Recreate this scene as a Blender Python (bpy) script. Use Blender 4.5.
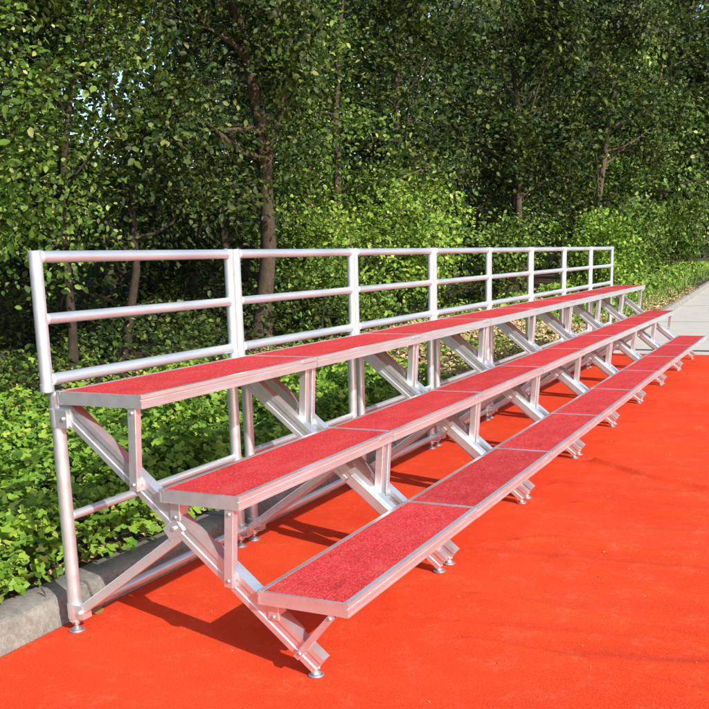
import bpy, math, random
import numpy as np
from mathutils import Vector, Matrix

for o in list(bpy.data.objects):
    bpy.data.objects.remove(o)
SC = bpy.context.scene
COL = SC.collection
R = math.radians

# ------------------------------------------------------------------ camera
YAW, PITCH, ROLL, FPX = 0.4608, -0.2013, -0.0267, 942.06
cy, sy, cp, sp = math.cos(YAW), math.sin(YAW), math.cos(PITCH), math.sin(PITCH)
Fw = Vector((cy*cp, sy*cp, sp)); Rt = Vector((sy, -cy, 0)); Up = Rt.cross(Fw)
cr, sr = math.cos(ROLL), math.sin(ROLL)
Rt, Up = Rt*cr + Up*sr, Up*cr - Rt*sr
cam_d = bpy.data.cameras.new('camera')
cam = bpy.data.objects.new('camera', cam_d); COL.objects.link(cam)
M = Matrix((Rt, Up, -Fw)).transposed().to_4x4()
M.translation = (-2.4328, -2.3936, 1.3243)
cam.matrix_world = M
cam_d.sensor_width = 36.0
cam_d.lens = FPX/709*36.0
cam_d.shift_y = (450-354.5)/709
cam_d.clip_start = 0.05; cam_d.clip_end = 2000
SC.camera = cam

# ------------------------------------------------------------------ daylight
SUNDIR = Vector((-0.78, -1.43, 1.0)).normalized()       # towards the sun
ELEV = math.asin(SUNDIR.z); AZ = math.atan2(SUNDIR.x, SUNDIR.y)
w = bpy.data.worlds.new('World'); SC.world = w; w.use_nodes = True
nt = w.node_tree; nt.nodes.clear()
sky = nt.nodes.new('ShaderNodeTexSky'); sky.sky_type = 'NISHITA'
sky.sun_disc = False; sky.sun_elevation = ELEV; sky.sun_rotation = AZ
sky.altitude = 0; sky.air_density = 1.0; sky.dust_density = 2.0; sky.ozone_density = 1.0
bg = nt.nodes.new('ShaderNodeBackground'); bg.inputs['Strength'].default_value = 0.15
wo = nt.nodes.new('ShaderNodeOutputWorld')
nt.links.new(sky.outputs[0], bg.inputs[0]); nt.links.new(bg.outputs[0], wo.inputs[0])
sl = bpy.data.lights.new('sun', 'SUN'); sl.energy = 4.5; sl.angle = R(0.5); sl.color = (1.0, 0.95, 0.87)
sun = bpy.data.objects.new('sun', sl); COL.objects.link(sun)
sun.rotation_euler = SUNDIR.to_track_quat('Z', 'Y').to_euler()
SC.view_settings.view_transform = 'Standard'; SC.view_settings.look = 'None'
SC.view_settings.exposure = 0.66; SC.view_settings.gamma = 1.0
SC.view_settings.use_curve_mapping = False

# ------------------------------------------------------------------ materials
def mat(name):
    m = bpy.data.materials.new(name); m.use_nodes = True
    n = m.node_tree; n.nodes.clear()
    b = n.nodes.new('ShaderNodeBsdfPrincipled'); o = n.nodes.new('ShaderNodeOutputMaterial')
    n.links.new(b.outputs[0], o.inputs[0])
    return m, n, b, o
def noise(n, scale, detail=4, rough=0.55, coord='Object', stretch=None):
    tc = n.nodes.new('ShaderNodeTexCoord'); t = n.nodes.new('ShaderNodeTexNoise')
    t.inputs['Scale'].default_value = scale; t.inputs['Detail'].default_value = detail; t.inputs['Roughness'].default_value = rough
    if stretch:
        mp = n.nodes.new('ShaderNodeMapping'); mp.inputs['Scale'].default_value = stretch
        n.links.new(tc.outputs[coord], mp.inputs[0]); n.links.new(mp.outputs[0], t.inputs['Vector'])
    else:
        n.links.new(tc.outputs[coord], t.inputs['Vector'])
    return t.outputs['Fac']
def ramp(n, fac, stops):
    r = n.nodes.new('ShaderNodeValToRGB'); e = r.color_ramp.elements
    while len(e) < len(stops): e.new(0.5)
    for i, (p, c) in enumerate(stops):
        e[i].position = p; e[i].color = (*c, 1) if len(c) == 3 else c
    n.links.new(fac, r.inputs[0]); return r.outputs[0]
def mixc(n, a, b, fac, mode='MIX'):
    x = n.nodes.new('ShaderNodeMix'); x.data_type = 'RGBA'; x.blend_type = mode
    for s, v in ((x.inputs[0], fac), (x.inputs[6], a), (x.inputs[7], b)):
        if hasattr(v, 'node'): n.links.new(v, s)
        else: s.default_value = v if not isinstance(v, tuple) else (*v, 1)
    return x.outputs[2]
def bump(n, b, h, strength, dist):
    bp = n.nodes.new('ShaderNodeBump'); bp.inputs['Strength'].default_value = strength; bp.inputs['Distance'].default_value = dist
    n.links.new(h, bp.inputs['Height']); n.links.new(bp.outputs[0], b.inputs['Normal'])
def math_(n, op, a, bb):
    x = n.nodes.new('ShaderNodeMath'); x.operation = op
    for s, v in ((x.inputs[0], a), (x.inputs[1], bb)):
        if hasattr(v, 'node'): n.links.new(v, s)
        else: s.default_value = v
    return x.outputs[0]

def metal(name, col, rough, metallic, stretch=None):
    m, n, b, o = mat(name)
    f = noise(n, 5, 3, 0.5, stretch=stretch or (1, 4, 4)); g = noise(n, 90, 5, 0.7)
    c = ramp(n, f, [(0.3, tuple(v*0.93 for v in col)), (0.55, col), (0.75, tuple(min(1, v*1.03) for v in col))])
    c = mixc(n, c, tuple(v*0.55 for v in col), ramp(n, g, [(0.60, (0, 0, 0)), (0.78, (0.5, 0.5, 0.5))]))     # scuffs and oxide bloom
    n.links.new(c, b.inputs['Base Color'])
    b.inputs['Metallic'].default_value = metallic
    n.links.new(ramp(n, f, [(0.3, (rough-0.04,)*3), (0.7, (rough+0.06,)*3)]), b.inputs['Roughness'])
    return m
ALU = metal('mill_aluminium', (0.72, 0.775, 0.81), 0.31, 0.82)
TUBE = metal('galvanised_tube', (0.65, 0.70, 0.74), 0.39, 0.78)
BOLT = metal('bolt_steel', (0.50, 0.51, 0.53), 0.42, 0.9)

def carpet_deck():
    m, n, b, o = mat('deck_carpet')
    f = noise(n, 150, 4, 0.9); g = noise(n, 9, 5, 0.6); v = noise(n, 120, 3, 0.8)
    c = ramp(n, f, [(0.36, (0.12, 0.004, 0.006)), (0.5, (0.46, 0.019, 0.021)), (0.64, (0.76, 0.15, 0.14))])
    c = mixc(n, c, ramp(n, g, [(0.3, (0.44, 0.016, 0.018)), (0.7, (0.56, 0.05, 0.048))]), 0.3)
    oi = n.nodes.new('ShaderNodeObjectInfo')
    c = mixc(n, c, ramp(n, oi.outputs['Random'], [(0, (0.78, 0.80, 0.84)), (1, (1.0, 1.0, 1.0))]), 1.0, 'MULTIPLY')
    cg = noise(n, 62, 4, 0.8)
    c = mixc(n, c, ramp(n, cg, [(0.34, (0.52, 0.50, 0.50)), (0.5, (1.10, 1.10, 1.08)), (0.66, (1.45, 1.5, 1.45))]), 0.42, 'MULTIPLY')
    wr = noise(n, 3.2, 6, 0.65, stretch=(1, 2.2, 1)); sp = noise(n, 55, 2, 0.5)
    c = mixc(n, c, (0.52, 0.12, 0.115), ramp(n, wr, [(0.52, (0, 0, 0)), (0.74, (0.42, 0.42, 0.42))]))
    c = mixc(n, c, (0.16, 0.012, 0.016), ramp(n, wr, [(0.28, (0.45, 0.45, 0.45)), (0.44, (0, 0, 0))]))
    c = mixc(n, c, (0.62, 0.45, 0.42), ramp(n, sp, [(0.76, (0, 0, 0)), (0.80, (0.7, 0.7, 0.7))]))
    # lint and dust specks
    c = mixc(n, c, (0.55, 0.35, 0.33), ramp(n, v, [(0.70, (0, 0, 0)), (0.80, (0.5, 0.5, 0.5))]))
    n.links.new(c, b.inputs['Base Color'])
    b.inputs['Roughness'].default_value = 0.95
    b.inputs['Specular IOR Level'].default_value = 0.15
    bump(n, b, f, 0.6, 0.003)
    return m
DECK = carpet_deck()

def carpet_floor():
    m, n, b, o = mat('ground_carpet')
    f = noise(n, 190, 3, 0.85); g = noise(n, 1.3, 6, 0.62, stretch=(1, 0.6, 1)); h = noise(n, 40, 4, 0.7); k = noise(n, 7, 5, 0.7)
    c = ramp(n, f, [(0.34, (0.30, 0.014, 0.003)), (0.5, (0.60, 0.040, 0.010)), (0.68, (0.76, 0.10, 0.036))])
    c = mixc(n, c, ramp(n, g, [(0.3, (0.46, 0.026, 0.006)), (0.72, (0.62, 0.07, 0.022))]), 0.45)
    dust = math_(n, 'MULTIPLY', ramp(n, k, [(0.50, (0, 0, 0)), (0.72, (1, 1, 1))]), ramp(n, h, [(0.4, (0, 0, 0)), (0.75, (0.42, 0.42, 0.42))]))
    c = mixc(n, c, (0.80, 0.22, 0.12), dust)
    c = mixc(n, c, (0.30, 0.02, 0.012), ramp(n, h, [(0.24, (0.6, 0.6, 0.6)), (0.31, (0, 0, 0))]))
    n.links.new(c, b.inputs['Base Color'])
    b.inputs['Roughness'].default_value = 0.95; b.inputs['Specular IOR Level'].default_value = 0.1
    bump(n, b, f, 0.5, 0.003)
    return m
FLOOR = carpet_floor()

def stone(name, lo, mid, hi, sc, bstr=0.5, bdist=0.004):
    m, n, b, o = mat(name)
    f = noise(n, sc, 8, 0.7); g = noise(n, sc*0.12, 5, 0.6); s = noise(n, sc*4, 3, 0.8)
    c = ramp(n, f, [(0.25, lo), (0.5, mid), (0.75, hi)])
    c = mixc(n, c, ramp(n, g, [(0.3, tuple(v*0.75 for v in mid)), (0.7, hi)]), 0.4)
    c = mixc(n, c, tuple(v*0.35 for v in lo), ramp(n, s, [(0.25, (0.8, 0.8, 0.8)), (0.36, (0, 0, 0))]))
    n.links.new(c, b.inputs['Base Color']); b.inputs['Roughness'].default_value = 0.92
    b.inputs['Specular IOR Level'].default_value = 0.2
    bump(n, b, mixc(n, f, s, 0.4), bstr, bdist)
    return m
KERB = stone('kerb_concrete', (0.075, 0.073, 0.065), (0.20, 0.193, 0.172), (0.36, 0.348, 0.312), 55, 1.0, 0.010)
ROAD = stone('road_concrete', (0.33, 0.315, 0.28), (0.42, 0.405, 0.36), (0.48, 0.465, 0.415), 30, 0.3, 0.003)
TAR = stone('tar_joint', (0.03, 0.03, 0.03), (0.05, 0.05, 0.05), (0.08, 0.08, 0.08), 60)
SOIL = stone('leafy_soil', (0.018, 0.013, 0.007), (0.045, 0.033, 0.018), (0.10, 0.072, 0.038), 16, 0.9, 0.03)  # soil brown, darkened to put tree shade where the sun still reaches
BANK = stone('shaded_earth_bank', (0.012, 0.010, 0.006), (0.028, 0.024, 0.013), (0.05, 0.045, 0.022), 7, 1.0, 0.1)  # earth darkened in colour to hold the shade behind the trees
BARK = stone('bark', (0.020, 0.014, 0.010), (0.055, 0.040, 0.027), (0.14, 0.105, 0.070), 26, 1.0, 0.01)

BARK_SHADED = stone('shaded_bark', (0.012, 0.009, 0.006), (0.032, 0.024, 0.017), (0.07, 0.055, 0.04), 26, 1.0, 0.01)  # darker copy of the bark: shade on the slim trunks painted in
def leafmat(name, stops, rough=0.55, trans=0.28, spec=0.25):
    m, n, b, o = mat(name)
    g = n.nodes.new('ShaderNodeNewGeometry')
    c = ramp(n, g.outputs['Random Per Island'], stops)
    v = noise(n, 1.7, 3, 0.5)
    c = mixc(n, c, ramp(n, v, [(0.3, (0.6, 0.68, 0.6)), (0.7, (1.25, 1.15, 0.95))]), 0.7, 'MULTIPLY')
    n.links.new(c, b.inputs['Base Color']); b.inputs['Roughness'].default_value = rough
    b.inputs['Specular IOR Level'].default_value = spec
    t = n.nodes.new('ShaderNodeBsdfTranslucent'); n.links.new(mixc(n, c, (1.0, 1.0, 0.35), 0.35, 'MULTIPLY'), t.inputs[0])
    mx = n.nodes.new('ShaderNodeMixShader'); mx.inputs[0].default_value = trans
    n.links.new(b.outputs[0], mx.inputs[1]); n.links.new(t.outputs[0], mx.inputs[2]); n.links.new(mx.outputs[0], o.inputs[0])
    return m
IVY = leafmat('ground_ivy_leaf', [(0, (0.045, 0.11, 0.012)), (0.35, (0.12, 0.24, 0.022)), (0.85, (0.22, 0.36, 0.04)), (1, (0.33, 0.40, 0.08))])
LEAF_SHADED = leafmat('shaded_leaf', [(0, (0.010, 0.022, 0.004)), (0.5, (0.026, 0.050, 0.008)), (0.88, (0.070, 0.110, 0.017)), (1, (0.18, 0.20, 0.06))])  # greens darkened, the shade of the wood put into the leaf colour
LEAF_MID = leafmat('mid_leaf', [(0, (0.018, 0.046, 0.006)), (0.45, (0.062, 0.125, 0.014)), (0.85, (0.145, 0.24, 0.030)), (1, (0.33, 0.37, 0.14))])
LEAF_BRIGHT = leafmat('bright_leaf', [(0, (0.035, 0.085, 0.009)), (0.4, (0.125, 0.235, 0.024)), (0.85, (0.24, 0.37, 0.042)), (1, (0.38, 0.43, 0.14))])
DRY = leafmat('dry_leaf', [(0, (0.11, 0.065, 0.028)), (0.4, (0.26, 0.18, 0.085)), (0.8, (0.42, 0.33, 0.18)), (1, (0.55, 0.47, 0.31))], 0.8, 0.08, 0.2)
BROWN = leafmat('brown_leaf', [(0, (0.20, 0.085, 0.025)), (1, (0.24, 0.11, 0.035))], 0.6, 0.1, 0.3)
GRASSM = leafmat('grass_blade', [(0, (0.05, 0.12, 0.015)), (0.7, (0.10, 0.20, 0.028)), (1, (0.24, 0.27, 0.08))], 0.6, 0.25, 0.3)

# ------------------------------------------------------------------ mesh helpers
class MB:
    def __init__(s): s.v = []; s.f = []
    def add(s, vs, fs):
        k = len(s.v); s.v += [tuple(v) for v in vs]; s.f += [tuple(i+k for i in f) for f in fs]; return s
    def extrude(s, prof, A, B, u, v):
        """closed 2-D profile (list of (a,b)) swept from A to B with axes u, v"""
        A, B, u, v = map(Vector, (A, B, u, v)); n = len(prof)
        vs = [A + u*a + v*b for a, b in prof] + [B + u*a + v*b for a, b in prof]
        fs = [(i, (i+1) % n, n+(i+1) % n, n+i) for i in range(n)] + [tuple(range(n))[::-1], tuple(range(n, 2*n))]
        return s.add(vs, fs)
    def bar(s, A, B, wd, ht, up=(0, 0, 1), c=0.002):
        A, B = Vector(A), Vector(B); d = (B-A).normalized(); up = Vector(up)
        u = d.cross(up).normalized(); v = u.cross(d).normalized()
        a, b = wd/2, ht/2
        p = [(-a+c, -b), (a-c, -b), (a, -b+c), (a, b-c), (a-c, b), (-a+c, b), (-a, b-c), (-a, -b+c)]
        return s.extrude(p, A, B, u, v)
    def box(s, x0, x1, y0, y1, z0, z1, c=0.0015):
        return s.bar((x0, (y0+y1)/2, (z0+z1)/2), (x1, (y0+y1)/2, (z0+z1)/2), y1-y0, z1-z0, c=c)
    def tube(s, A, B, r, n=18, r2=None):
        A, B = Vector(A), Vector(B); d = (B-A).normalized()
        h = Vector((0, 0, 1)) if abs(d.z) < 0.9 else Vector((1, 0, 0))
        u = d.cross(h).normalized(); v = u.cross(d); r2 = r if r2 is None else r2
        vs = []; e = min(0.003, r*0.3); L = (B-A).length
        rings = [(0, r-e), (e, r), (L-e, r2), (L, r2-e)]
        for t, q in rings:
            for i in range(n):
                a = 2*math.pi*i/n; vs.append(A + d*t + (u*math.cos(a)+v*math.sin(a))*q)
        fs = []
        for k in range(3):
            for i in range(n): fs.append((k*n+i, k*n+(i+1) % n, (k+1)*n+(i+1) % n, (k+1)*n+i))
        fs += [tuple(range(n))[::-1], tuple(range(3*n, 4*n))]
        return s.add(vs, fs)
    def build(s, name, m, parent=None):
        me = bpy.data.meshes.new(name); me.from_pydata(s.v, [], s.f)
        import bmesh
        bm = bmesh.new(); bm.from_mesh(me); bmesh.ops.recalc_face_normals(bm, faces=bm.faces); bm.to_mesh(me); bm.free()
        me.polygons.foreach_set('use_smooth', [True]*len(me.polygons)); me.set_sharp_from_angle(angle=R(32))
        me.materials.append(m)
        o = bpy.data.objects.new(name, me); COL.objects.link(o)
        if parent is not None: o.parent = parent
        return o
def pieces(name, m, parent, mbs):
    for q in mbs: q.build(name, m, parent)
def tag(o, label=None, cat=None, group=None, kind=None):
    for k, v in (('label', label), ('category', cat), ('group', group), ('kind', kind)):
        if v: o[k] = v
    return o
def empty(name, loc=(0, 0, 0), rz=0.0):
    o = bpy.data.objects.new(name, None); COL.objects.link(o); o.location = loc; o.rotation_euler = (0, 0, rz)
    o.empty_display_size = 0.2
    return o
def copy_tree(o, parent=None):
    c = o.copy(); COL.objects.link(c)
    if parent is not None: c.parent = parent
    for ch in list(o.children): copy_tree(ch, c)
    return c
def mesh_np(name, V, faces_flat, sizes, m, parent=None, smooth=False):
    me = bpy.data.meshes.new(name)
    me.vertices.add(len(V)); me.vertices.foreach_set('co', np.asarray(V, np.float32).ravel())
    me.loops.add(len(faces_flat)); me.loops.foreach_set('vertex_index', np.asarray(faces_flat, np.int32))
    st = np.concatenate([[0], np.cumsum(sizes)[:-1]]).astype(np.int32)
    me.polygons.add(len(sizes)); me.polygons.foreach_set('loop_start', st); me.polygons.foreach_set('loop_total', np.asarray(sizes, np.int32))
    if smooth: me.polygons.foreach_set('use_smooth', np.ones(len(sizes), bool))
    me.update(calc_edges=True); me.validate()
    me.materials.append(m)
    o = bpy.data.objects.new(name, me); COL.objects.link(o)
    if parent is not None: o.parent = parent
    return o

# simple value noise in numpy
def vnoise(x, y, seed=0, scale=1.0):
    x = np.asarray(x)*scale + 1000; y = np.asarray(y)*scale + 1000
    xi = np.floor(x).astype(np.int64); yi = np.floor(y).astype(np.int64); fx = x-xi; fy = y-yi
    fx = fx*fx*(3-2*fx); fy = fy*fy*(3-2*fy)
    def h(a, b):
        n = (a*374761393 + b*668265263 + seed*982451653) & 0x7fffffff
        n = ((n ^ (n >> 13))*1274126177) & 0x7fffffff
        return ((n ^ (n >> 16)) & 0xffff)/65535.0
    return (h(xi, yi)*(1-fx)+h(xi+1, yi)*fx)*(1-fy) + (h(xi, yi+1)*(1-fx)+h(xi+1, yi+1)*fx)*fy

LEAF_OVAL = (np.array([(0, 0, 0), (-.30, .30, .07), (-.26, .68, .06), (0, 1, -.05), (.26, .68, .06), (.30, .30, .07)]),
             [(0, 3, 2, 1), (0, 5, 4, 3)])
LEAF_LOBE = (np.array([(0, .38, -.02), (0, 0, 0), (-.36, -.06, .06), (-.58, .36, .0), (-.20, .46, .08), (-.30, .84, .02), (0, 1.15, -.10),
                       (.30, .84, .02), (.20, .46, .08), (.58, .36, .0), (.36, -.06, .06)]),
             [(0, 1, 2, 3), (0, 3, 4), (0, 4, 5, 6), (0, 6, 7, 8), (0, 8, 9), (0, 9, 10, 1)])
LEAF_BLADE = (np.array([(-.05, 0, 0), (.05, 0, 0), (.045, .5, .05), (0, 1, .22), (-.045, .5, .05)]), [(0, 1, 2, 3, 4)])
def leaves(name, P, Nrm, size, shape, m, rng, parent=None, droop=None):
    """P positions, Nrm leaf normals, size per leaf: one mesh of separate leaves"""
    N = len(P); Nrm = Nrm/np.linalg.norm(Nrm, axis=1, keepdims=True)
    t = rng.normal(size=(N, 3))
    if droop is not None: t = t + droop
    t -= Nrm*(t*Nrm).sum(1, keepdims=True); t /= np.linalg.norm(t, axis=1, keepdims=True)
    b = np.cross(t, Nrm)
    S, F = shape; k = len(S)
    V = P[:, None, :] + size[:, None, None]*(S[None, :, 0:1]*b[:, None, :] + S[None, :, 1:2]*t[:, None, :] + S[None, :, 2:3]*Nrm[:, None, :])
    flat = np.concatenate([np.array(f) for f in F]); sz = np.array([len(f) for f in F])
    FF = (np.arange(N)[:, None]*k + flat[None, :]).ravel(); SS = np.tile(sz, N)
    return mesh_np(name, V.reshape(-1, 3), FF, SS, m, parent)
def grid(name, xs, ys, zf, m):
    X, Y = np.meshgrid(xs, ys, indexing='ij'); Z = zf(X, Y)
    V = np.stack([X, Y, Z], -1).reshape(-1, 3); a, b = len(xs), len(ys)
    i, j = np.meshgrid(np.arange(a-1), np.arange(b-1), indexing='ij'); q = (i*b+j)
    F = np.stack([q, q+b, q+b+1, q+1], -1).reshape(-1)
    return mesh_np(name, V, F, np.full((a-1)*(b-1), 4), m, None, True)

# ------------------------------------------------------------------ setting
KY = lambda x: 0.050*np.where(np.asarray(x) > 9.0, np.asarray(x)-9.0-1.5*(1-np.exp(-(np.maximum(np.asarray(x), 9.0)-9.0)/1.5)), 0.0)   # the kerb bends away beyond the risers
RISE = lambda x, y: 0.095 + 0.012*(vnoise(x, y, 3, 2.0)-0.5) + np.clip(y-1.0, 0, 8)*0.03
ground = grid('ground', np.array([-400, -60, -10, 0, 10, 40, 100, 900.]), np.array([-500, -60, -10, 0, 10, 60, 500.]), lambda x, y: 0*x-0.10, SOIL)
tag(ground, kind='structure')
road = grid('road', np.linspace(-12, 300, 120), np.linspace(-14, 18, 16), lambda x, y: 0*x-0.014, ROAD); tag(road, kind='structure')
vx = np.concatenate([np.linspace(-8, 24, 220), np.linspace(24.5, 140, 80)]); vy = np.concatenate([np.linspace(0.262, 6, 60), np.linspace(6.3, 12, 14)])
VX, VY = np.meshgrid(vx, vy, indexing='ij'); VY = np.minimum(VY + KY(VX), np.maximum(12, 0.3+KY(VX)))
vi, vj = np.meshgrid(np.arange(len(vx)-1), np.arange(len(vy)-1), indexing='ij'); vq = vi*len(vy)+vj
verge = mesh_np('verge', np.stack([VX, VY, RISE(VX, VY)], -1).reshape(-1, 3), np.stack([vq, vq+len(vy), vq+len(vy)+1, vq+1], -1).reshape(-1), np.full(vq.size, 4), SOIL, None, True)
tag(verge, kind='structure')
def bank_z(x, y):
    t = np.clip((y-10.5)/5.0, 0, 1); t = t*t*(3-2*t)
    return 0.2 + t*(3.0 + 0.8*vnoise(x, y, 8, 0.25) + 0.02*np.clip(x, 0, 120)) + 0.25*vnoise(x, y, 9, 0.9)
bank = grid('backdrop_bank', np.linspace(-20, 170, 170), np.linspace(10.5, 40, 40), bank_z, BANK); tag(bank, kind='structure')  # added dark backdrop that closes off the sky behind the trees

mb = MB()                                      # kerb, stones 1.0 m long with open joints
prof = [(.088, -.03), (.090, .012), (.120, .090), (.126, .102), (.138, .108), (.265, .111), (.280, .104), (.288, -.03)]
KJ = np.random.default_rng(77); kx = -7.74; mbj = MB()
while kx < 150:
    L = 0.986 if kx < 40 else 4.99; jy, jz = KJ.normal(size=2)*0.0028
    mb.extrude(prof, (kx, KY(kx)+abs(jy)*0.6, jz), (kx+L, KY(kx+L)+abs(jy)*0.6, jz), (0, 1, 0), (0, 0, 1)); mbj.extrude([(.15, -.04), (.27, -.04), (.27, .094), (.15, .094)], (kx, KY(kx), 0), (kx+L+.014, KY(kx+L), 0), (0, 1, 0), (0, 0, 1)); kx += 1.0 if kx < 40 else 5.0
kerb = mb.build('kerb', KERB); tag(kerb, kind='structure')
tag(mbj.build('kerb_bedding', TAR), kind='structure')

for jx in (16.2, 21.6, 27.0, 32.4, 43.0, 54.0):
    tag(grid('road_joint', np.linspace(jx, jx+0.03, 2), np.linspace(-14, 0.1+float(KY(jx)), 4), lambda x, y: 0*x-0.0095, TAR), kind='structure')
joint = grid('road_joint', np.linspace(10.78, 10.93, 3), np.linspace(-14, 0.14, 30), lambda x, y: 0*x-0.010, TAR); tag(joint, kind='structure')

# ------------------------------------------------------------------ red carpet
FOLDS = [  # gentle cross folds in the laid carpet: path, height, half width
    ([(4.18, -1.05), (4.18, -1.32), (4.08, -1.78), (3.95, -2.6)], .014, .035), ([(3.49, -1.15), (3.31, -1.38), (3.11, -1.64), (2.97, -1.9), (2.8, -2.6)], .020, .055),
    ([(1.71, -1.2), (1.8, -1.36), (1.77, -1.73), (1.71, -2.03), (1.6, -2.8)], .013, .040), ([(6.14, -1.1), (6.06, -1.3), (5.95, -1.59), (5.8, -2.4)], .016, .05),
    ([(7.57, -1.1), (7.48, -1.43), (7.4, -2)], .016, .06), ([(8.96, -1.1), (8.93, -1.28), (8.9, -2)], .016, .06), ([(0.97, -1.25), (0.9, -1.58), (0.83, -2.12)], .009, .035),
    ([(0.94, -0.92), (0.73, -0.98), (0.53, -1.04)], .006, .016), ([(1.83, -1.5), (1.65, -1.64)], .008, .02), ([(5.03, -1.1), (5.01, -1.18), (4.9, -1.7), (4.8, -2.4)], .015, .05),
    ([(0.52, -1.36), (0.49, -1.82), (0.43, -2.16)], .007, .03), ([(1.5, -1.43), (1.31, -1.81), (1.23, -2.08)], .010, .045),
    ([(-0.03, -0.26), (-0.23, -0.59)], .005, .02), ([(-0.14, -0.8), (-0.02, -1.09)], .004, .018), ([(2.5, -1.3), (2.4, -1.9), (2.35, -2.6)], .010, .05)]
def carpet_z(x, y):
    z = 0.0035*(vnoise(x, y, 21, 1.1)-0.5) + 0.002*(vnoise(x, y, 22, 4.0)-0.5)
    rng = np.random.default_rng(5)
    xw = x + 0.10*(vnoise(x, y, 31, 0.9)-0.5) + 0.03*(vnoise(x, y, 32, 4.0)-0.5)
    for pl, amp, wd in FOLDS:
        for (ax, ay), (bx, by) in zip(pl[:-1], pl[1:]):
            dx, dy = bx-ax, by-ay; t = np.clip(((xw-ax)*dx+(y-ay)*dy)/(dx*dx+dy*dy), 0, 1)
            d = np.hypot(xw-ax-t*dx, y-ay-t*dy)
            z = np.maximum(z, 1.3*amp*np.exp(-(d/(wd*0.42))**2) + 0.5*amp*np.exp(-(d/(wd*1.6))**2))
    for k in range(80):
        x0 = rng.uniform(-1.5, 10); a = rng.uniform(0.003, 0.011); wd = rng.uniform(0.03, 0.09); y0 = rng.uniform(-4.5, -1.5); ly = rng.uniform(0.3, 1.2); sk = rng.uniform(-.25, .1)
        z = z + a*np.exp(-((xw-x0-sk*(y-y0))/wd)**2)*np.exp(-((y-y0)/ly)**4)
    damp = np.clip((-1.04-y)/0.12, 0.5, 1)
    z = 0.0005 + np.maximum(z, -0.0015)*damp
    return np.minimum(z, np.where((y > -1.035) & ((x > 0.98) | (y > -0.88)), -0.0002, 1))
xs = np.concatenate([[-3.0], np.arange(-3.0, -0.6, 0.03), np.arange(-0.6, 4.4, 0.012), np.arange(4.4, 10.23, 0.03), [10.24, 10.24]])
ys = np.concatenate([[0.086, 0.086], np.arange(0.08, -4.2, -0.03), np.arange(-4.2, -7, -0.2), [-7, -7]])[::-1]
X, Y = np.meshgrid(xs, ys, indexing='ij'); Z = carpet_z(X, Y)
Z[0, :] = Z[-1, :] = -0.013; Z[:, 0] = Z[:, -1] = -0.013
wob = 0.010*(vnoise(Y, Y*0, 41, 1.4)-0.5)
X[-2:, :] += 2*wob[-2:, :]
edge = 0.012*(vnoise(X, X*0, 42, 1.2)-0.5)
Y[:, -3:] = np.minimum(Y[:, -3:] + edge[:, -3:], 0.0865)
a, b = X.shape
i, j = np.meshgrid(np.arange(a-1), np.arange(b-1), indexing='ij'); q = i*b+j
F = np.stack([q, q+b, q+b+1, q+1], -1).reshape(-1)
carpet = mesh_np('red_carpet', np.stack([X, Y, Z], -1).reshape(-1, 3), F, np.full((a-1)*(b-1), 4), FLOOR, None, True)
tag(carpet, 'wide bright red carpet laid over the grey road under the stepped risers', 'carpet')

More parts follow.
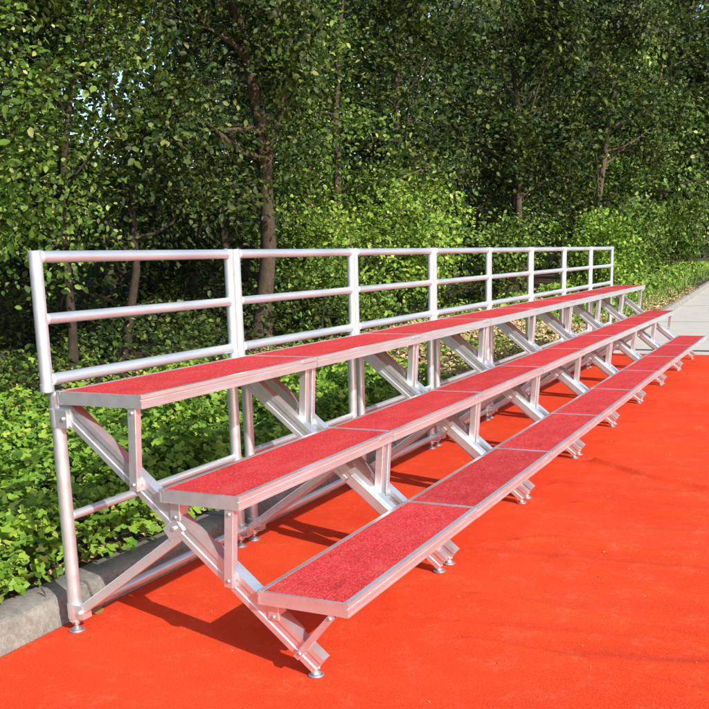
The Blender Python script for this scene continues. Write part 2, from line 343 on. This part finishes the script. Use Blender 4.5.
# ------------------------------------------------------------------ folding choral riser section
L = 1.2219
ZT = {3: 0.90, 2: 0.588, 1: 0.283}
YB = {3: (-0.408, -0.040), 2: (-0.768, -0.453), 1: (-1.148, -0.821)}
FH = 0.046
def beam_z(y): return 0.072 + (y+0.985)*(0.773/0.955)      # centre line of the sloping beam
def make_section():
    root = empty('riser_section')
    # --- the three decks
    for k in (3, 2, 1):
        y0, y1 = YB[k]; z = ZT[k]; x0, x1 = 0.003, L-0.003
        f = MB()
        lip = [(0, 0), (0.006, 0), (0.006, -0.013), (0.001, -0.0145), (0.001, -0.0185), (0.0055, -0.020), (0.0055, -0.036), (0.003, -0.0375), (0.006, -0.039), (0.006, -FH), (-0.016, -FH), (-0.016, -FH+0.004), (-0.002, -FH+0.004), (-0.002, -0.010), (-0.013, -0.010), (-0.013, 0)]
        f.extrude(lip, (x0, y0+0.006, z), (x1, y0+0.006, z), (0, -1, 0), (0, 0, 1))
        f.extrude(lip, (x0, y1-0.006, z), (x1, y1-0.006, z), (0, 1, 0), (0, 0, 1))
        endp = [(0, 0), (0.0, -FH+0.001), (-0.016, -FH+0.001), (-0.016, -FH+0.005), (-0.003, -FH+0.005), (-0.003, -0.010), (-0.011, -0.010), (-0.011, 0)]
        f.extrude(endp, (x1-0.0005, y0+0.0075, z-0.0006), (x1-0.0005, y1-0.0075, z-0.0006), (1, 0, 0), (0, 0, 1))
        f.extrude(endp, (x0+0.0005, y0+0.0075, z-0.0006), (x0+0.0005, y1-0.0075, z-0.0006), (-1, 0, 0), (0, 0, 1))
        for q in (0.33, 0.67):
            xm = x0+(x1-x0)*q; f.box(xm-0.015, xm+0.015, y0+0.010, y1-0.010, z-0.042, z-0.0165)
        fr = f.build('deck_frame', ALU, root)
        d = MB(); d.box(x0+0.0115, x1-0.0115, y0+0.0135, y1-0.0135, z-0.0155, z-0.0012, c=0.001)
        d.build('carpet_inlay', DECK, fr)
        pieces('corner_screw', BOLT, fr, [MB().tube((xx, yy, z-0.001), (xx, yy, z+0.0016), 0.0042, 10) for xx in (x0+0.007, x1-0.007) for yy in (y0+0.007, y1-0.007)])
        c = MB()                                     # latch plate over the joint on the front lip
        c.box(L-0.135, L-0.012, y0-0.0035, y0-0.0005, z-0.0155, z-0.0015, c=0.0007)
        c.build('latch_plate', ALU, fr)
    # --- end frames
    for si, (xp, xb, xl) in enumerate(((0.045, 0.052, 0.030), (L-0.070, L-0.064, L-0.042))):
        t = MB(); t.tube((xp, 0, 0.040), (xp, 0, 0.893), 0.0245, 22); post = t.build('rear_post', TUBE, root)
        t = MB(); t.tube((xp, 0, 0.0), (xp, 0, 0.009), 0.029, 20); t.tube((xp, 0, 0.008), (xp, 0, 0.020), 0.021, 18, 0.013); t.tube((xp, 0, 0.018), (xp, 0, 0.046), 0.0085, 14); t.tube((xp, 0, 0.030), (xp, 0, 0.0395), 0.017, 6)
        t.build('foot', BOLT, post)
        t = MB(); t.tube((xp, 0, 0.765), (xp, 0, 0.835), 0.0285, 20)
        t.bar((xp, -0.001, 0.800), (xp, -0.062, 0.800), 0.052, 0.066)
        t.build('bracket', ALU, post)
        pieces('bolt', BOLT, post, [MB().tube((xp+sx*0.025, -0.046, 0.800), (xp+sx*0.033, -0.046, 0.800), 0.008, 6) for sx in (-1, 1)])
        # sloping box beam with a groove in each side
        ya, yb = -0.030, -1.020
        A = Vector((xb, ya, beam_z(ya))); B = Vector((xb, yb, beam_z(yb)))
        h, ww, g = 0.033, 0.021, 0.004
        p = [(-ww, -h), (ww, -h), (ww, -h*.42), (ww-g, -h*.34), (ww-g, h*.34), (ww, h*.42), (ww, h), (-ww, h), (-ww, h*.42), (-ww+g, h*.34), (-ww+g, -h*.34), (-ww, -h*.42)]
        dd = (B-A).normalized(); u = Vector((1, 0, 0)); v = u.cross(dd).normalized()
        if v.z < 0: v = -v
        t = MB(); t.extrude(p, A, B, u, v); beam = t.build('support_beam', ALU, root)
        t = MB(); zf = beam_z(-0.99)
        t.tube((xb, -1.0, 0.0), (xb, -1.0, 0.009), 0.026, 18); t.tube((xb, -1.0, 0.008), (xb, -1.0, 0.019), 0.019, 16, 0.012); t.tube((xb, -1.0, 0.017), (xb, -1.0, 0.052), 0.0085, 12); t.tube((xb, -1.0, 0.026), (xb, -1.0, 0.035), 0.016, 6)
        t.build('foot', BOLT, beam)
        # inner slider that shows past the lower half of the beam
        sdx = 0.033 if si == 0 else -0.033
        A2 = Vector((xb+sdx, -0.60, beam_z(-0.60)+0.004)); B2 = Vector((xb+sdx, -0.93, beam_z(-0.93)+0.004))
        t = MB(); t.bar(A2, B2, 0.020, 0.045, up=(0, 0, 1)); t.build('slide_bar', ALU, beam)
        # vertical and raking legs under the deck fronts
        for k, yt, ybm in ((3, -0.360, -0.345), (2, -0.725, -0.708), (1, -1.090, -0.965)):
            t = MB(); zt = ZT[k]-FH-0.0005
            lo = Vector((xl, ybm, beam_z(ybm)+0.0)); hi = Vector((xl, yt, zt))
            wl = 0.030 if k > 1 else 0.024
            if k == 1: lo.x = xl-0.004 if si == 0 else xl+0.004
            xo = 0.0
            dirn = (hi-lo).normalized(); lo = lo - dirn*0.020
            # the leg straddles the outer face of the beam
            lo.x += (-0.008 if si == 0 else 0.008); hi.x = lo.x
            t.bar(lo, hi, wl, 0.022 if k == 1 else 0.034, up=(0, 1, 0)); leg = t.build('step_leg', ALU, root)
            t = MB(); sgn = -1 if si == 0 else 1
            bx_ = lo.x + sgn*wl/2
            pieces('bolt', BOLT, leg, [MB().tube((bx_-sgn*0.001, c0.y, c0.z), (bx_+sgn*0.005, c0.y, c0.z), 0.007, 8) for c0 in (lo + dirn*0.022, hi - dirn*0.016)])
        # small brackets that carry the back of the lower decks on the beam
        for k in (2, 1):
            yk = YB[k][1]-0.030; zt = ZT[k]-FH-0.0005
            t = MB(); t.bar((xb, yk-0.012, beam_z(yk)-0.0), (xb, yk-0.012, zt), 0.050, 0.040, up=(0, 1, 0)); br = t.build('deck_bracket', ALU, root)
            pieces('bolt', BOLT, br, [MB().tube((xb+sg*0.0245, yk-0.012, beam_z(yk)+0.01), (xb+sg*0.030, yk-0.012, beam_z(yk)+0.01), 0.007, 8) for sg in (-1, 1)])
        # folding strut from the foot of the post up to the beam
        sg = -1 if si == 0 else 1
        t = MB(); t.bar((xp+sg*0.012, -0.036, 0.085), (xb+sg*0.010, -0.520, beam_z(-0.520)-0.015), 0.018, 0.034); st = t.build('strut', ALU, root)
        t = MB(); c0 = Vector((xb+sg*0.010, -0.490, beam_z(-0.490)-0.022))
        t.bar(c0 + Vector((0, 0.035, -0.027)), c0 + Vector((0, -0.020, 0.014)), 0.030, 0.050)
        t.tube(c0+Vector((sg*0.014, 0, 0)), c0+Vector((sg*0.024, 0, 0)), 0.008, 8)
        t.build('clip', ALU, st)
        t = MB(); t.tube((xp, 0, 0.052), (xp, 0, 0.115), 0.028, 20); t.bar((xp, -0.012, 0.084), (xp, -0.056, 0.084), 0.046, 0.052)
        t.tube((xp+sg*0.022, -0.042, 0.084), (xp+sg*0.031, -0.042, 0.084), 0.009, 6)
        t.build('clamp', ALU, post)
    # --- tubes joining the two end frames at the back
    xa, xc = 0.045, L-0.070
    t = MB(); t.tube((xa+0.022, 0, 0.435), (xc-0.022, 0, 0.435), 0.0165, 16); t.build('cross_tube', TUBE, root)
    t = MB(); t.tube((xa+0.024, 0, 0.078), (xc-0.024, 0, 0.078), 0.0195, 16); t.build('cross_tube', TUBE, root)
    # --- guard rail
    ra, rc = 0.010, L-0.038
    for xr in (ra, rc):
        t = MB(); t.tube((xr, 0.004, 0.898), (xr, 0.004, 1.376), 0.0225, 20); p = t.build('rail_post', TUBE, root)
        t = MB(); t.tube((xr, 0.004, 0.893), (xr, 0.004, 0.925), 0.0245, 20); t.build('collar', TUBE, p)
    for nm, z, r in (('top_rail', 1.355, 0.0205), ('middle_rail', 1.145, 0.0190), ('bottom_rail', 0.936, 0.0210)):
        t = MB(); t.tube((ra+0.016, 0.004, z), (rc-0.016, 0.004, z), r, 18); o = t.build(nm, TUBE, root)
        pieces('weld', TUBE, o, [MB().tube((xr+sg*0.0195, 0.004, z), (xr+sg*0.026, 0.004, z), r+0.0035, 16, r+0.0005) for xr, sg in ((ra, 1), (rc, -1))])
    return root
SEC_LABELS = [
    'nearest riser section with its bare end frame open on the left of the row',
    'second red stepped riser section after the bare open end frame',
    'third red stepped riser section from the near left end of the row',
    'fourth red stepped riser section from the near left end of the row',
    'fifth red stepped riser section, fourth from the far right end of the row',
    'sixth red stepped riser section, third from the far right end of the row',
    'second last red riser section before the far end by the grey road',
    'farthest and smallest riser section, ending beside the bare grey road']
SR = random.Random(4)
proto = make_section()
for i in range(8):
    o = proto if i == 0 else copy_tree(proto)
    o.location = (i*L, SR.uniform(-.004, .004) if i else 0, 0); o.rotation_euler = (0, 0, R(SR.uniform(-.12, .12)) if i else 0)
    tag(o, SEC_LABELS[i], 'riser', 'folding aluminium choral riser sections joined in one row')

# ------------------------------------------------------------------ vegetation
def tubes_mesh(paths, name, m, parent, n=9):
    V = []; F = []; S = []
    for pts, rad in paths:
        pts = np.array(pts); k0 = len(V)
        for q in range(len(pts)):
            d = pts[min(q+1, len(pts)-1)]-pts[max(q-1, 0)]; d = d/np.linalg.norm(d)
            h = np.array((1, 0, 0.)) if abs(d[2]) > .7 else np.array((0, 0, 1.))
            u = np.cross(d, h); u /= np.linalg.norm(u); v = np.cross(u, d)
            for a in range(n):
                an = 2*math.pi*a/n; rr = rad[q]*(1+0.12*math.sin(3*an+q))
                V.append(pts[q] + (u*math.cos(an)+v*math.sin(an))*rr)
        for q in range(len(pts)-1):
            for a in range(n):
                F += [k0+q*n+a, k0+q*n+(a+1) % n, k0+(q+1)*n+(a+1) % n, k0+(q+1)*n+a]; S.append(4)
    return mesh_np(name, np.array(V), F, np.array(S), m, parent, True)
def wander(rng, p, d, length, steps, jit, up=0.0):
    pts = [np.array(p, float)]; d = np.array(d, float); d /= np.linalg.norm(d)
    for _ in range(steps):
        d = d + rng.normal(size=3)*jit + np.array((0, 0, up)); d /= np.linalg.norm(d)
        pts.append(pts[-1] + d*length/steps)
    return pts
def tree(name, label, cat, group, x, y, H, bare, rad, trunk_r, nleaf, lsize, lm, seed, lean=(0, 0), tname='trunk', cname='crown', stems=1, flat=1.0):
    """a tree or shrub: tapering trunk(s) and limbs; leaves in clumps round the limb ends"""
    rng = np.random.default_rng(seed)
    z0 = float(RISE(np.array(x), np.array(y)))-0.03
    root = empty(name, (x, y, z0)); tag(root, label, cat, group)
    paths = []; tips = []
    for s in range(stems):
        off = rng.normal(size=2)*0.12*(stems > 1)
        d0 = (lean[0]+off[0]*2, lean[1]+off[1]*2, 1)
        tp = wander(rng, (off[0], off[1], 0), d0, H*0.86, 9, 0.07, 0.03)
        tr = [trunk_r*(1.25 if q == 0 else 1)*(1-0.85*q/9) for q in range(10)]
        paths.append((tp, tr))
        nl = max(4, int((11 if H < 3 else 20)/stems**0.5))
        for k in range(nl):
            f = bare + (1-bare)*(k+rng.random())/nl
            q = min(8, int(f*9)); base = tp[q] + (tp[q+1]-tp[q])*(f*9-q)
            an = rng.random()*6.283; ll = rad*(0.55+0.55*rng.random())*(1-0.35*max(0, f-0.6)/0.4)
            lp = wander(rng, base, (math.cos(an), math.sin(an)*flat, 0.35+0.5*rng.random()), ll, 5, 0.22)
            r0 = tr[q]*0.5; paths.append((lp, [r0*(1-0.8*i/5) for i in range(6)]))
            for i in (2, 3, 4, 5): tips.append((lp[i], 0.16*rad+0.08))
            for i in (2, 4):
                tw = wander(rng, lp[i], rng.normal(size=3)+np.array((0, 0, .3)), rad*0.4, 3, 0.3)
                paths.append((tw, [r0*0.3, r0*0.22, r0*0.14, r0*0.07])); tips += [(tw[2], 0.13*rad+0.07), (tw[3], 0.13*rad+0.07)]
        tips.append((tp[-1], 0.15*rad+0.08))
    tubes_mesh(paths, tname, BARK if trunk_r > 0.1 else BARK_SHADED, root)
    T = np.array([t for t, _ in tips]); SG = np.array([s for _, s in tips])
    wgt = rng.random(len(T))**2.2 + 0.06; wgt /= wgt.sum()
    nleaf = int(nleaf*1.25)
    idx = rng.choice(len(T), nleaf, p=wgt)
    # every twig end carries a flattened spray of leaves that share one tilt
    cn = rng.normal(size=(len(T), 3))*0.55 + np.array((-0.12, -0.25, 0.85)); cn /= np.linalg.norm(cn, axis=1, keepdims=True)
    g = np.clip(rng.normal(size=(nleaf, 3)), -1.7, 1.7); cnl = cn[idx]
    g = g - 0.62*cnl*(g*cnl).sum(1, keepdims=True)
    P = T[idx] + g*(SG[idx]*0.82)[:, None]
    P[:, 2] = np.maximum(P[:, 2], 0.06+0.05*rng.random(nleaf))
    Nn = cnl + rng.normal(size=(nleaf, 3))*0.42
    csz = (0.75+0.5*rng.random(len(T)))[idx]
    leaves(cname, P, Nn, lsize*csz*(0.45+0.75*rng.random(nleaf)), LEAF_OVAL, lm, rng, root, droop=np.array((0, 0, -0.6)))
    return root

TREES = [  # x, y, H, bare, rad, trunk_r, nleaf, leaf, material, lean, label
    (2.9, 3.9, 5.6, .20, 1.5, .050, 11000, .070, LEAF_MID, (0.03, -.10), 'leafy tree left of the nearest guard rail post, its trunk out of the picture'),
    (4.75, 4.3, 5.8, .20, 1.4, .050, 11000, .070, LEAF_MID, (0.0, -.10), 'slim tree with a shade-toned trunk closest to the outer post of the first rail panel'),
    (5.75, 4.5, 5.8, .22, 1.4, .055, 11000, .070, LEAF_SHADED, (.02, -.10), 'slim tree with a shade-toned trunk in the middle of the first rail panel'),
    (8.2, 4.25, 7.0, .28, 1.9, .125, 13000, .078, LEAF_SHADED, (-.04, -.10), 'thick brown trunked tree at the left of the second rail panel'),
    (9.6, 5.6, 6.6, .18, 1.8, .070, 11000, .08, LEAF_SHADED, (.03, -.06), 'dim tree in the shade behind the second and third rail panels'),
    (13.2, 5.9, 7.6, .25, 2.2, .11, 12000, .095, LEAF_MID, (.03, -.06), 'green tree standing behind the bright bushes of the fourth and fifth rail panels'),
    (17.0, 6.0, 8.6, .22, 2.4, .12, 12000, .115, LEAF_SHADED, (0, -.04), 'dark tree behind the sixth and seventh rail panels'),
    (22.0, 4.6, 10.0, .18, 2.8, .115, 13000, .14, LEAF_SHADED, (0, 0), 'tree with a short bare trunk rising above the sixth rail panel'),
    (30.5, 5.0, 12.0, .16, 3.4, .14, 13000, .17, LEAF_SHADED, (0, 0), 'tree with a forked pale trunk above the far end of the guard rail'),
    (41.0, 6.4, 14.5, .15, 4.2, .24, 13000, .22, LEAF_MID, (0, 0), 'mid green tree just right of the forked pale trunk'),
    (56.0, 7.0, 19.0, .13, 5.0, .30, 13000, .30, LEAF_SHADED, (0, 0), 'far dark tree rising above the farthest roadside bush'),
    (80.0, 9.5, 26.0, .10, 7.0, .40, 13000, .44, LEAF_SHADED, (0, 0), 'most distant tree, only a sliver showing near the right picture edge'),
]
for i, (x, y, H, bare, rad, tr_, nl, ls, lm, lean, lab) in enumerate(TREES):
    tree('tree', lab, 'tree', 'trees behind the risers', x, y, H, bare, rad, tr_, nl, ls, lm, 100+i, lean)
SHRUBS = [
    (4.8, 6.6, 2.2, 1.2, 4200, .08, LEAF_SHADED, 'dim shrub low in the shade behind the nearest guard rail'),
    (7.3, 7.2, 2.4, 1.3, 4200, .08, LEAF_SHADED, 'dark shrub in the shade between the slim trunks and the thick trunk'),
    (10.2, 7.2, 2.6, 1.4, 4200, .09, LEAF_SHADED, 'dark shrub in the shade right of the thick brown trunk'),
    (9.3, 3.9, 1.0, .8, 2600, .07, LEAF_MID, 'low scrubby plant under the middle rail of the second panel'),
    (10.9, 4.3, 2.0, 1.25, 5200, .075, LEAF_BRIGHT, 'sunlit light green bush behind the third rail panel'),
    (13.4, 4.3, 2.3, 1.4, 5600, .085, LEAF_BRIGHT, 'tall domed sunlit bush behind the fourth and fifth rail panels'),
    (17.2, 4.0, 1.8, 1.2, 4200, .09, LEAF_MID, 'mid green shrub behind the sixth rail panel'),
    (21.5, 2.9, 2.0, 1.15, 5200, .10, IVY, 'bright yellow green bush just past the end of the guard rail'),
    (27.5, 3.4, 2.5, 1.4, 4600, .12, LEAF_MID, 'rounded roadside bush right of the bright yellow green one'),
    (36.0, 4.2, 3.0, 1.7, 4600, .15, LEAF_MID, 'bush behind the low weeds, between the rounded bush and the farthest one'),
    (52.0, 5.0, 3.6, 2.0, 4000, .20, LEAF_MID, 'farthest roadside bush, at the right picture edge'),
]
for i, (x, y, H, rad, nl, ls, lm, lab) in enumerate(SHRUBS):
    tree('shrub', lab, 'shrub', 'shrubs behind the risers', x, y, H, .12, rad, .022, nl, ls, lm, 300+i, tname='stem', cname='foliage', stems=4)

rng = np.random.default_rng(11)
def frac_view(P):                       # keep what the place can show from near the photograph's spot
    d = P - np.array([-2.4328, -2.3936, 1.3243]); a = np.arctan2(d[:, 1], d[:, 0]); return (a < 0.95) & (a > 0.03)
# far wood: one mass of shade-coloured foliage on the added bank
N = 150000
x = 2 + 120*rng.random(N)**1.4; y = 8.6 + rng.beta(1.3, 2.0, N)*9
cl = vnoise(x, y, 51, 0.55)*0.6 + vnoise(x, y, 52, 1.4)*0.4
topz = 6.5 + 2.5*vnoise(x, y*0.3, 53, 0.3) + 0.17*x
z = bank_z(x, y)*0.9 + rng.random(N)**0.8*np.maximum(topz-0.5*bank_z(x, y), .3)*(0.35+0.9*cl)
P = np.stack([x, y, z], 1); k = frac_view(P) & (cl > 0.33); P = P[k]
nn = rng.normal(size=P.shape)*0.6 + np.array((-0.3, -0.5, 0.6))
wood = leaves('far_wood_foliage', P, nn, (0.11+0.0045*P[:, 0])*(0.6+0.8*rng.random(len(P))), LEAF_OVAL, LEAF_SHADED, rng)
tag(wood, 'shade-coloured mass of woodland foliage behind the single trees', 'woodland', kind='stuff')

# ground ivy behind the kerb
def cover(N, x0, x1, y0, y1, keep, zf, size, shape, m, name, label, cat, tilt=0.55):
    x = rng.uniform(x0, x1, N); y = y0 + (y1-y0)*rng.random(N)
    p = keep(x, y); k = rng.random(N) < p; x, y = x[k], y[k]; y = y + KY(x)
    z = RISE(x, y) + zf(x, y, len(x)); P = np.stack([x, y, z], 1); k = frac_view(P); P = P[k]
    nn = rng.normal(size=P.shape)*tilt + np.array((-0.15, -0.3, 1.0))
    s = size(P)*(0.6+0.7*rng.random(len(P)))
    o = leaves(name, P, nn, s, shape, m, rng); return tag(o, label, cat, kind='stuff')
def ivy_keep(x, y):
    c = vnoise(x, y, 61, 2.2)*0.6 + vnoise(x, y, 62, 6.0)*0.4
    a = np.clip((c-0.20)*5, 0, 1)
    far = np.clip((4.7-x + 0.35*y + 2.0*(vnoise(x, y, 63, 0.8)-.5))/0.9, 0.03, 1)*np.clip((3.2-y + 1.2*(vnoise(x, y, 66, 1.0)-.5))/0.5, 0.02, 1)
    return a*far*np.clip((y-0.19)/0.12, 0, 1)
def ivy_z(x, y, n):
    c = vnoise(x, y, 64, 3.0)*0.6 + vnoise(x, y, 65, 8.0)*0.4
    return 0.03 + rng.random(n)**0.6*(0.06+0.34*c)*np.clip((y-0.10)/0.35, 0.25, 1)
cover(190000, -1.5, 10, 0.19, 5.2, ivy_keep, ivy_z, lambda P: 0.042+0*P[:, 0], LEAF_LOBE, IVY, 'ground_cover', 'bright green lobed leaf ground cover growing behind the kerb', 'ground cover')
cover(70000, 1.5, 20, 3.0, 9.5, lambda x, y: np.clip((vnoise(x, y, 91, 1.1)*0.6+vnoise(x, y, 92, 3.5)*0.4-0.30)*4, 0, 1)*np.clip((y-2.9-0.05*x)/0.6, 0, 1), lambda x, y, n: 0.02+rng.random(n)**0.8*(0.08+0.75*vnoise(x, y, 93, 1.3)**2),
      lambda P: 0.055+0.002*P[:, 0], LEAF_OVAL, LEAF_SHADED, 'undergrowth', 'low shade-coloured undergrowth between the trunks behind the ground cover', 'undergrowth', 0.6)  # added over sunlit soil, its leaf colour supplying the shade
def lit_keep(x, y):
    ledge = np.where(y < 0.29, 0.10, 1.0)
    c = vnoise(x, y, 71, 1.6)*0.6 + vnoise(x, y, 72, 5.0)*0.4
    return ledge*np.clip((c-0.18)*4, 0, 1)*np.clip(0.16+(x-3.6)*0.5+0.6*np.clip((0.75-y)/0.3,0,1), 0.16, 1)*np.clip((3.6+0.06*x-y)/1.2, 0.07, 1)*np.clip((24-x)/8, 0.25, 1)
cover(260000, -1.5, 30, 0.17, 4.6, lit_keep, lambda x, y, n: np.where(y < KY(x)+0.30, 0.026, 0.006)+0.03*rng.random(n), lambda P: 0.042+0.0014*P[:, 0], LEAF_OVAL, DRY, 'leaf_litter', 'dry tan fallen leaves scattered over the soil behind the kerb', 'leaf litter', 0.4)
N = 7000
x = 13.5 + rng.random(N)**1.4*50; y = 0.3 + rng.random(N)*3.2; k = rng.random(N) < np.clip((vnoise(x, y, 81, 0.9)-0.35)*3, 0, 1)
x, y = x[k], y[k]; y = y + KY(x); P = np.stack([x, y, RISE(x, y)+rng.random(len(x))*0.12], 1)
ng = rng.normal(size=P.shape)*0.7 + np.array((-.5, -.6, 0.35))
tag(leaves('verge_grass', P, ng, (0.12+0.003*P[:, 0])*(.5+rng.random(len(P))), LEAF_BLADE, GRASSM, rng, droop=np.array((0, 0, 2.2))), 'straggling green weeds and grass along the far kerb', 'grass', kind='stuff')

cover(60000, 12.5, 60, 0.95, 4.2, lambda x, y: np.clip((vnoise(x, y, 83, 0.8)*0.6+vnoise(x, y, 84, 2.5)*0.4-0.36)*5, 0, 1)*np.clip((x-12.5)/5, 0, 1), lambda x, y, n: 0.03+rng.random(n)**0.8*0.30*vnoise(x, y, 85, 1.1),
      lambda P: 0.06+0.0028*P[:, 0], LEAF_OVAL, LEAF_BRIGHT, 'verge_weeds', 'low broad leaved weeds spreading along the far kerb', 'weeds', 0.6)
# crumbs of soil and leaf blown on the carpet
N = 420
P = np.stack([rng.uniform(-0.6, 5, N), -3.2*rng.random(N)**1.3, np.full(N, 0.006)], 1)
P[:, 2] = carpet_z(P[:, 0], P[:, 1]) + 0.002
tag(leaves('grit', P, rng.normal(size=P.shape)*0.3+np.array((0, 0, 1.)), rng.uniform(0.003, 0.011, N), LEAF_OVAL, DRY, rng), 'pale crumbs of grit and leaf scattered on the red carpet', 'grit', kind='stuff')

# one brown leaf lying against the kerb by the near post
lf = leaves('fallen_leaf', np.array([[0.19, 0.058, 0.012]]), np.array([[-0.25, -0.75, 0.6]]), np.array([0.055]), LEAF_OVAL, BROWN, np.random.default_rng(3), droop=np.array((3, 0, 0)))
tag(lf, 'single brown curled leaf on the carpet edge by the nearest rear post', 'leaf')
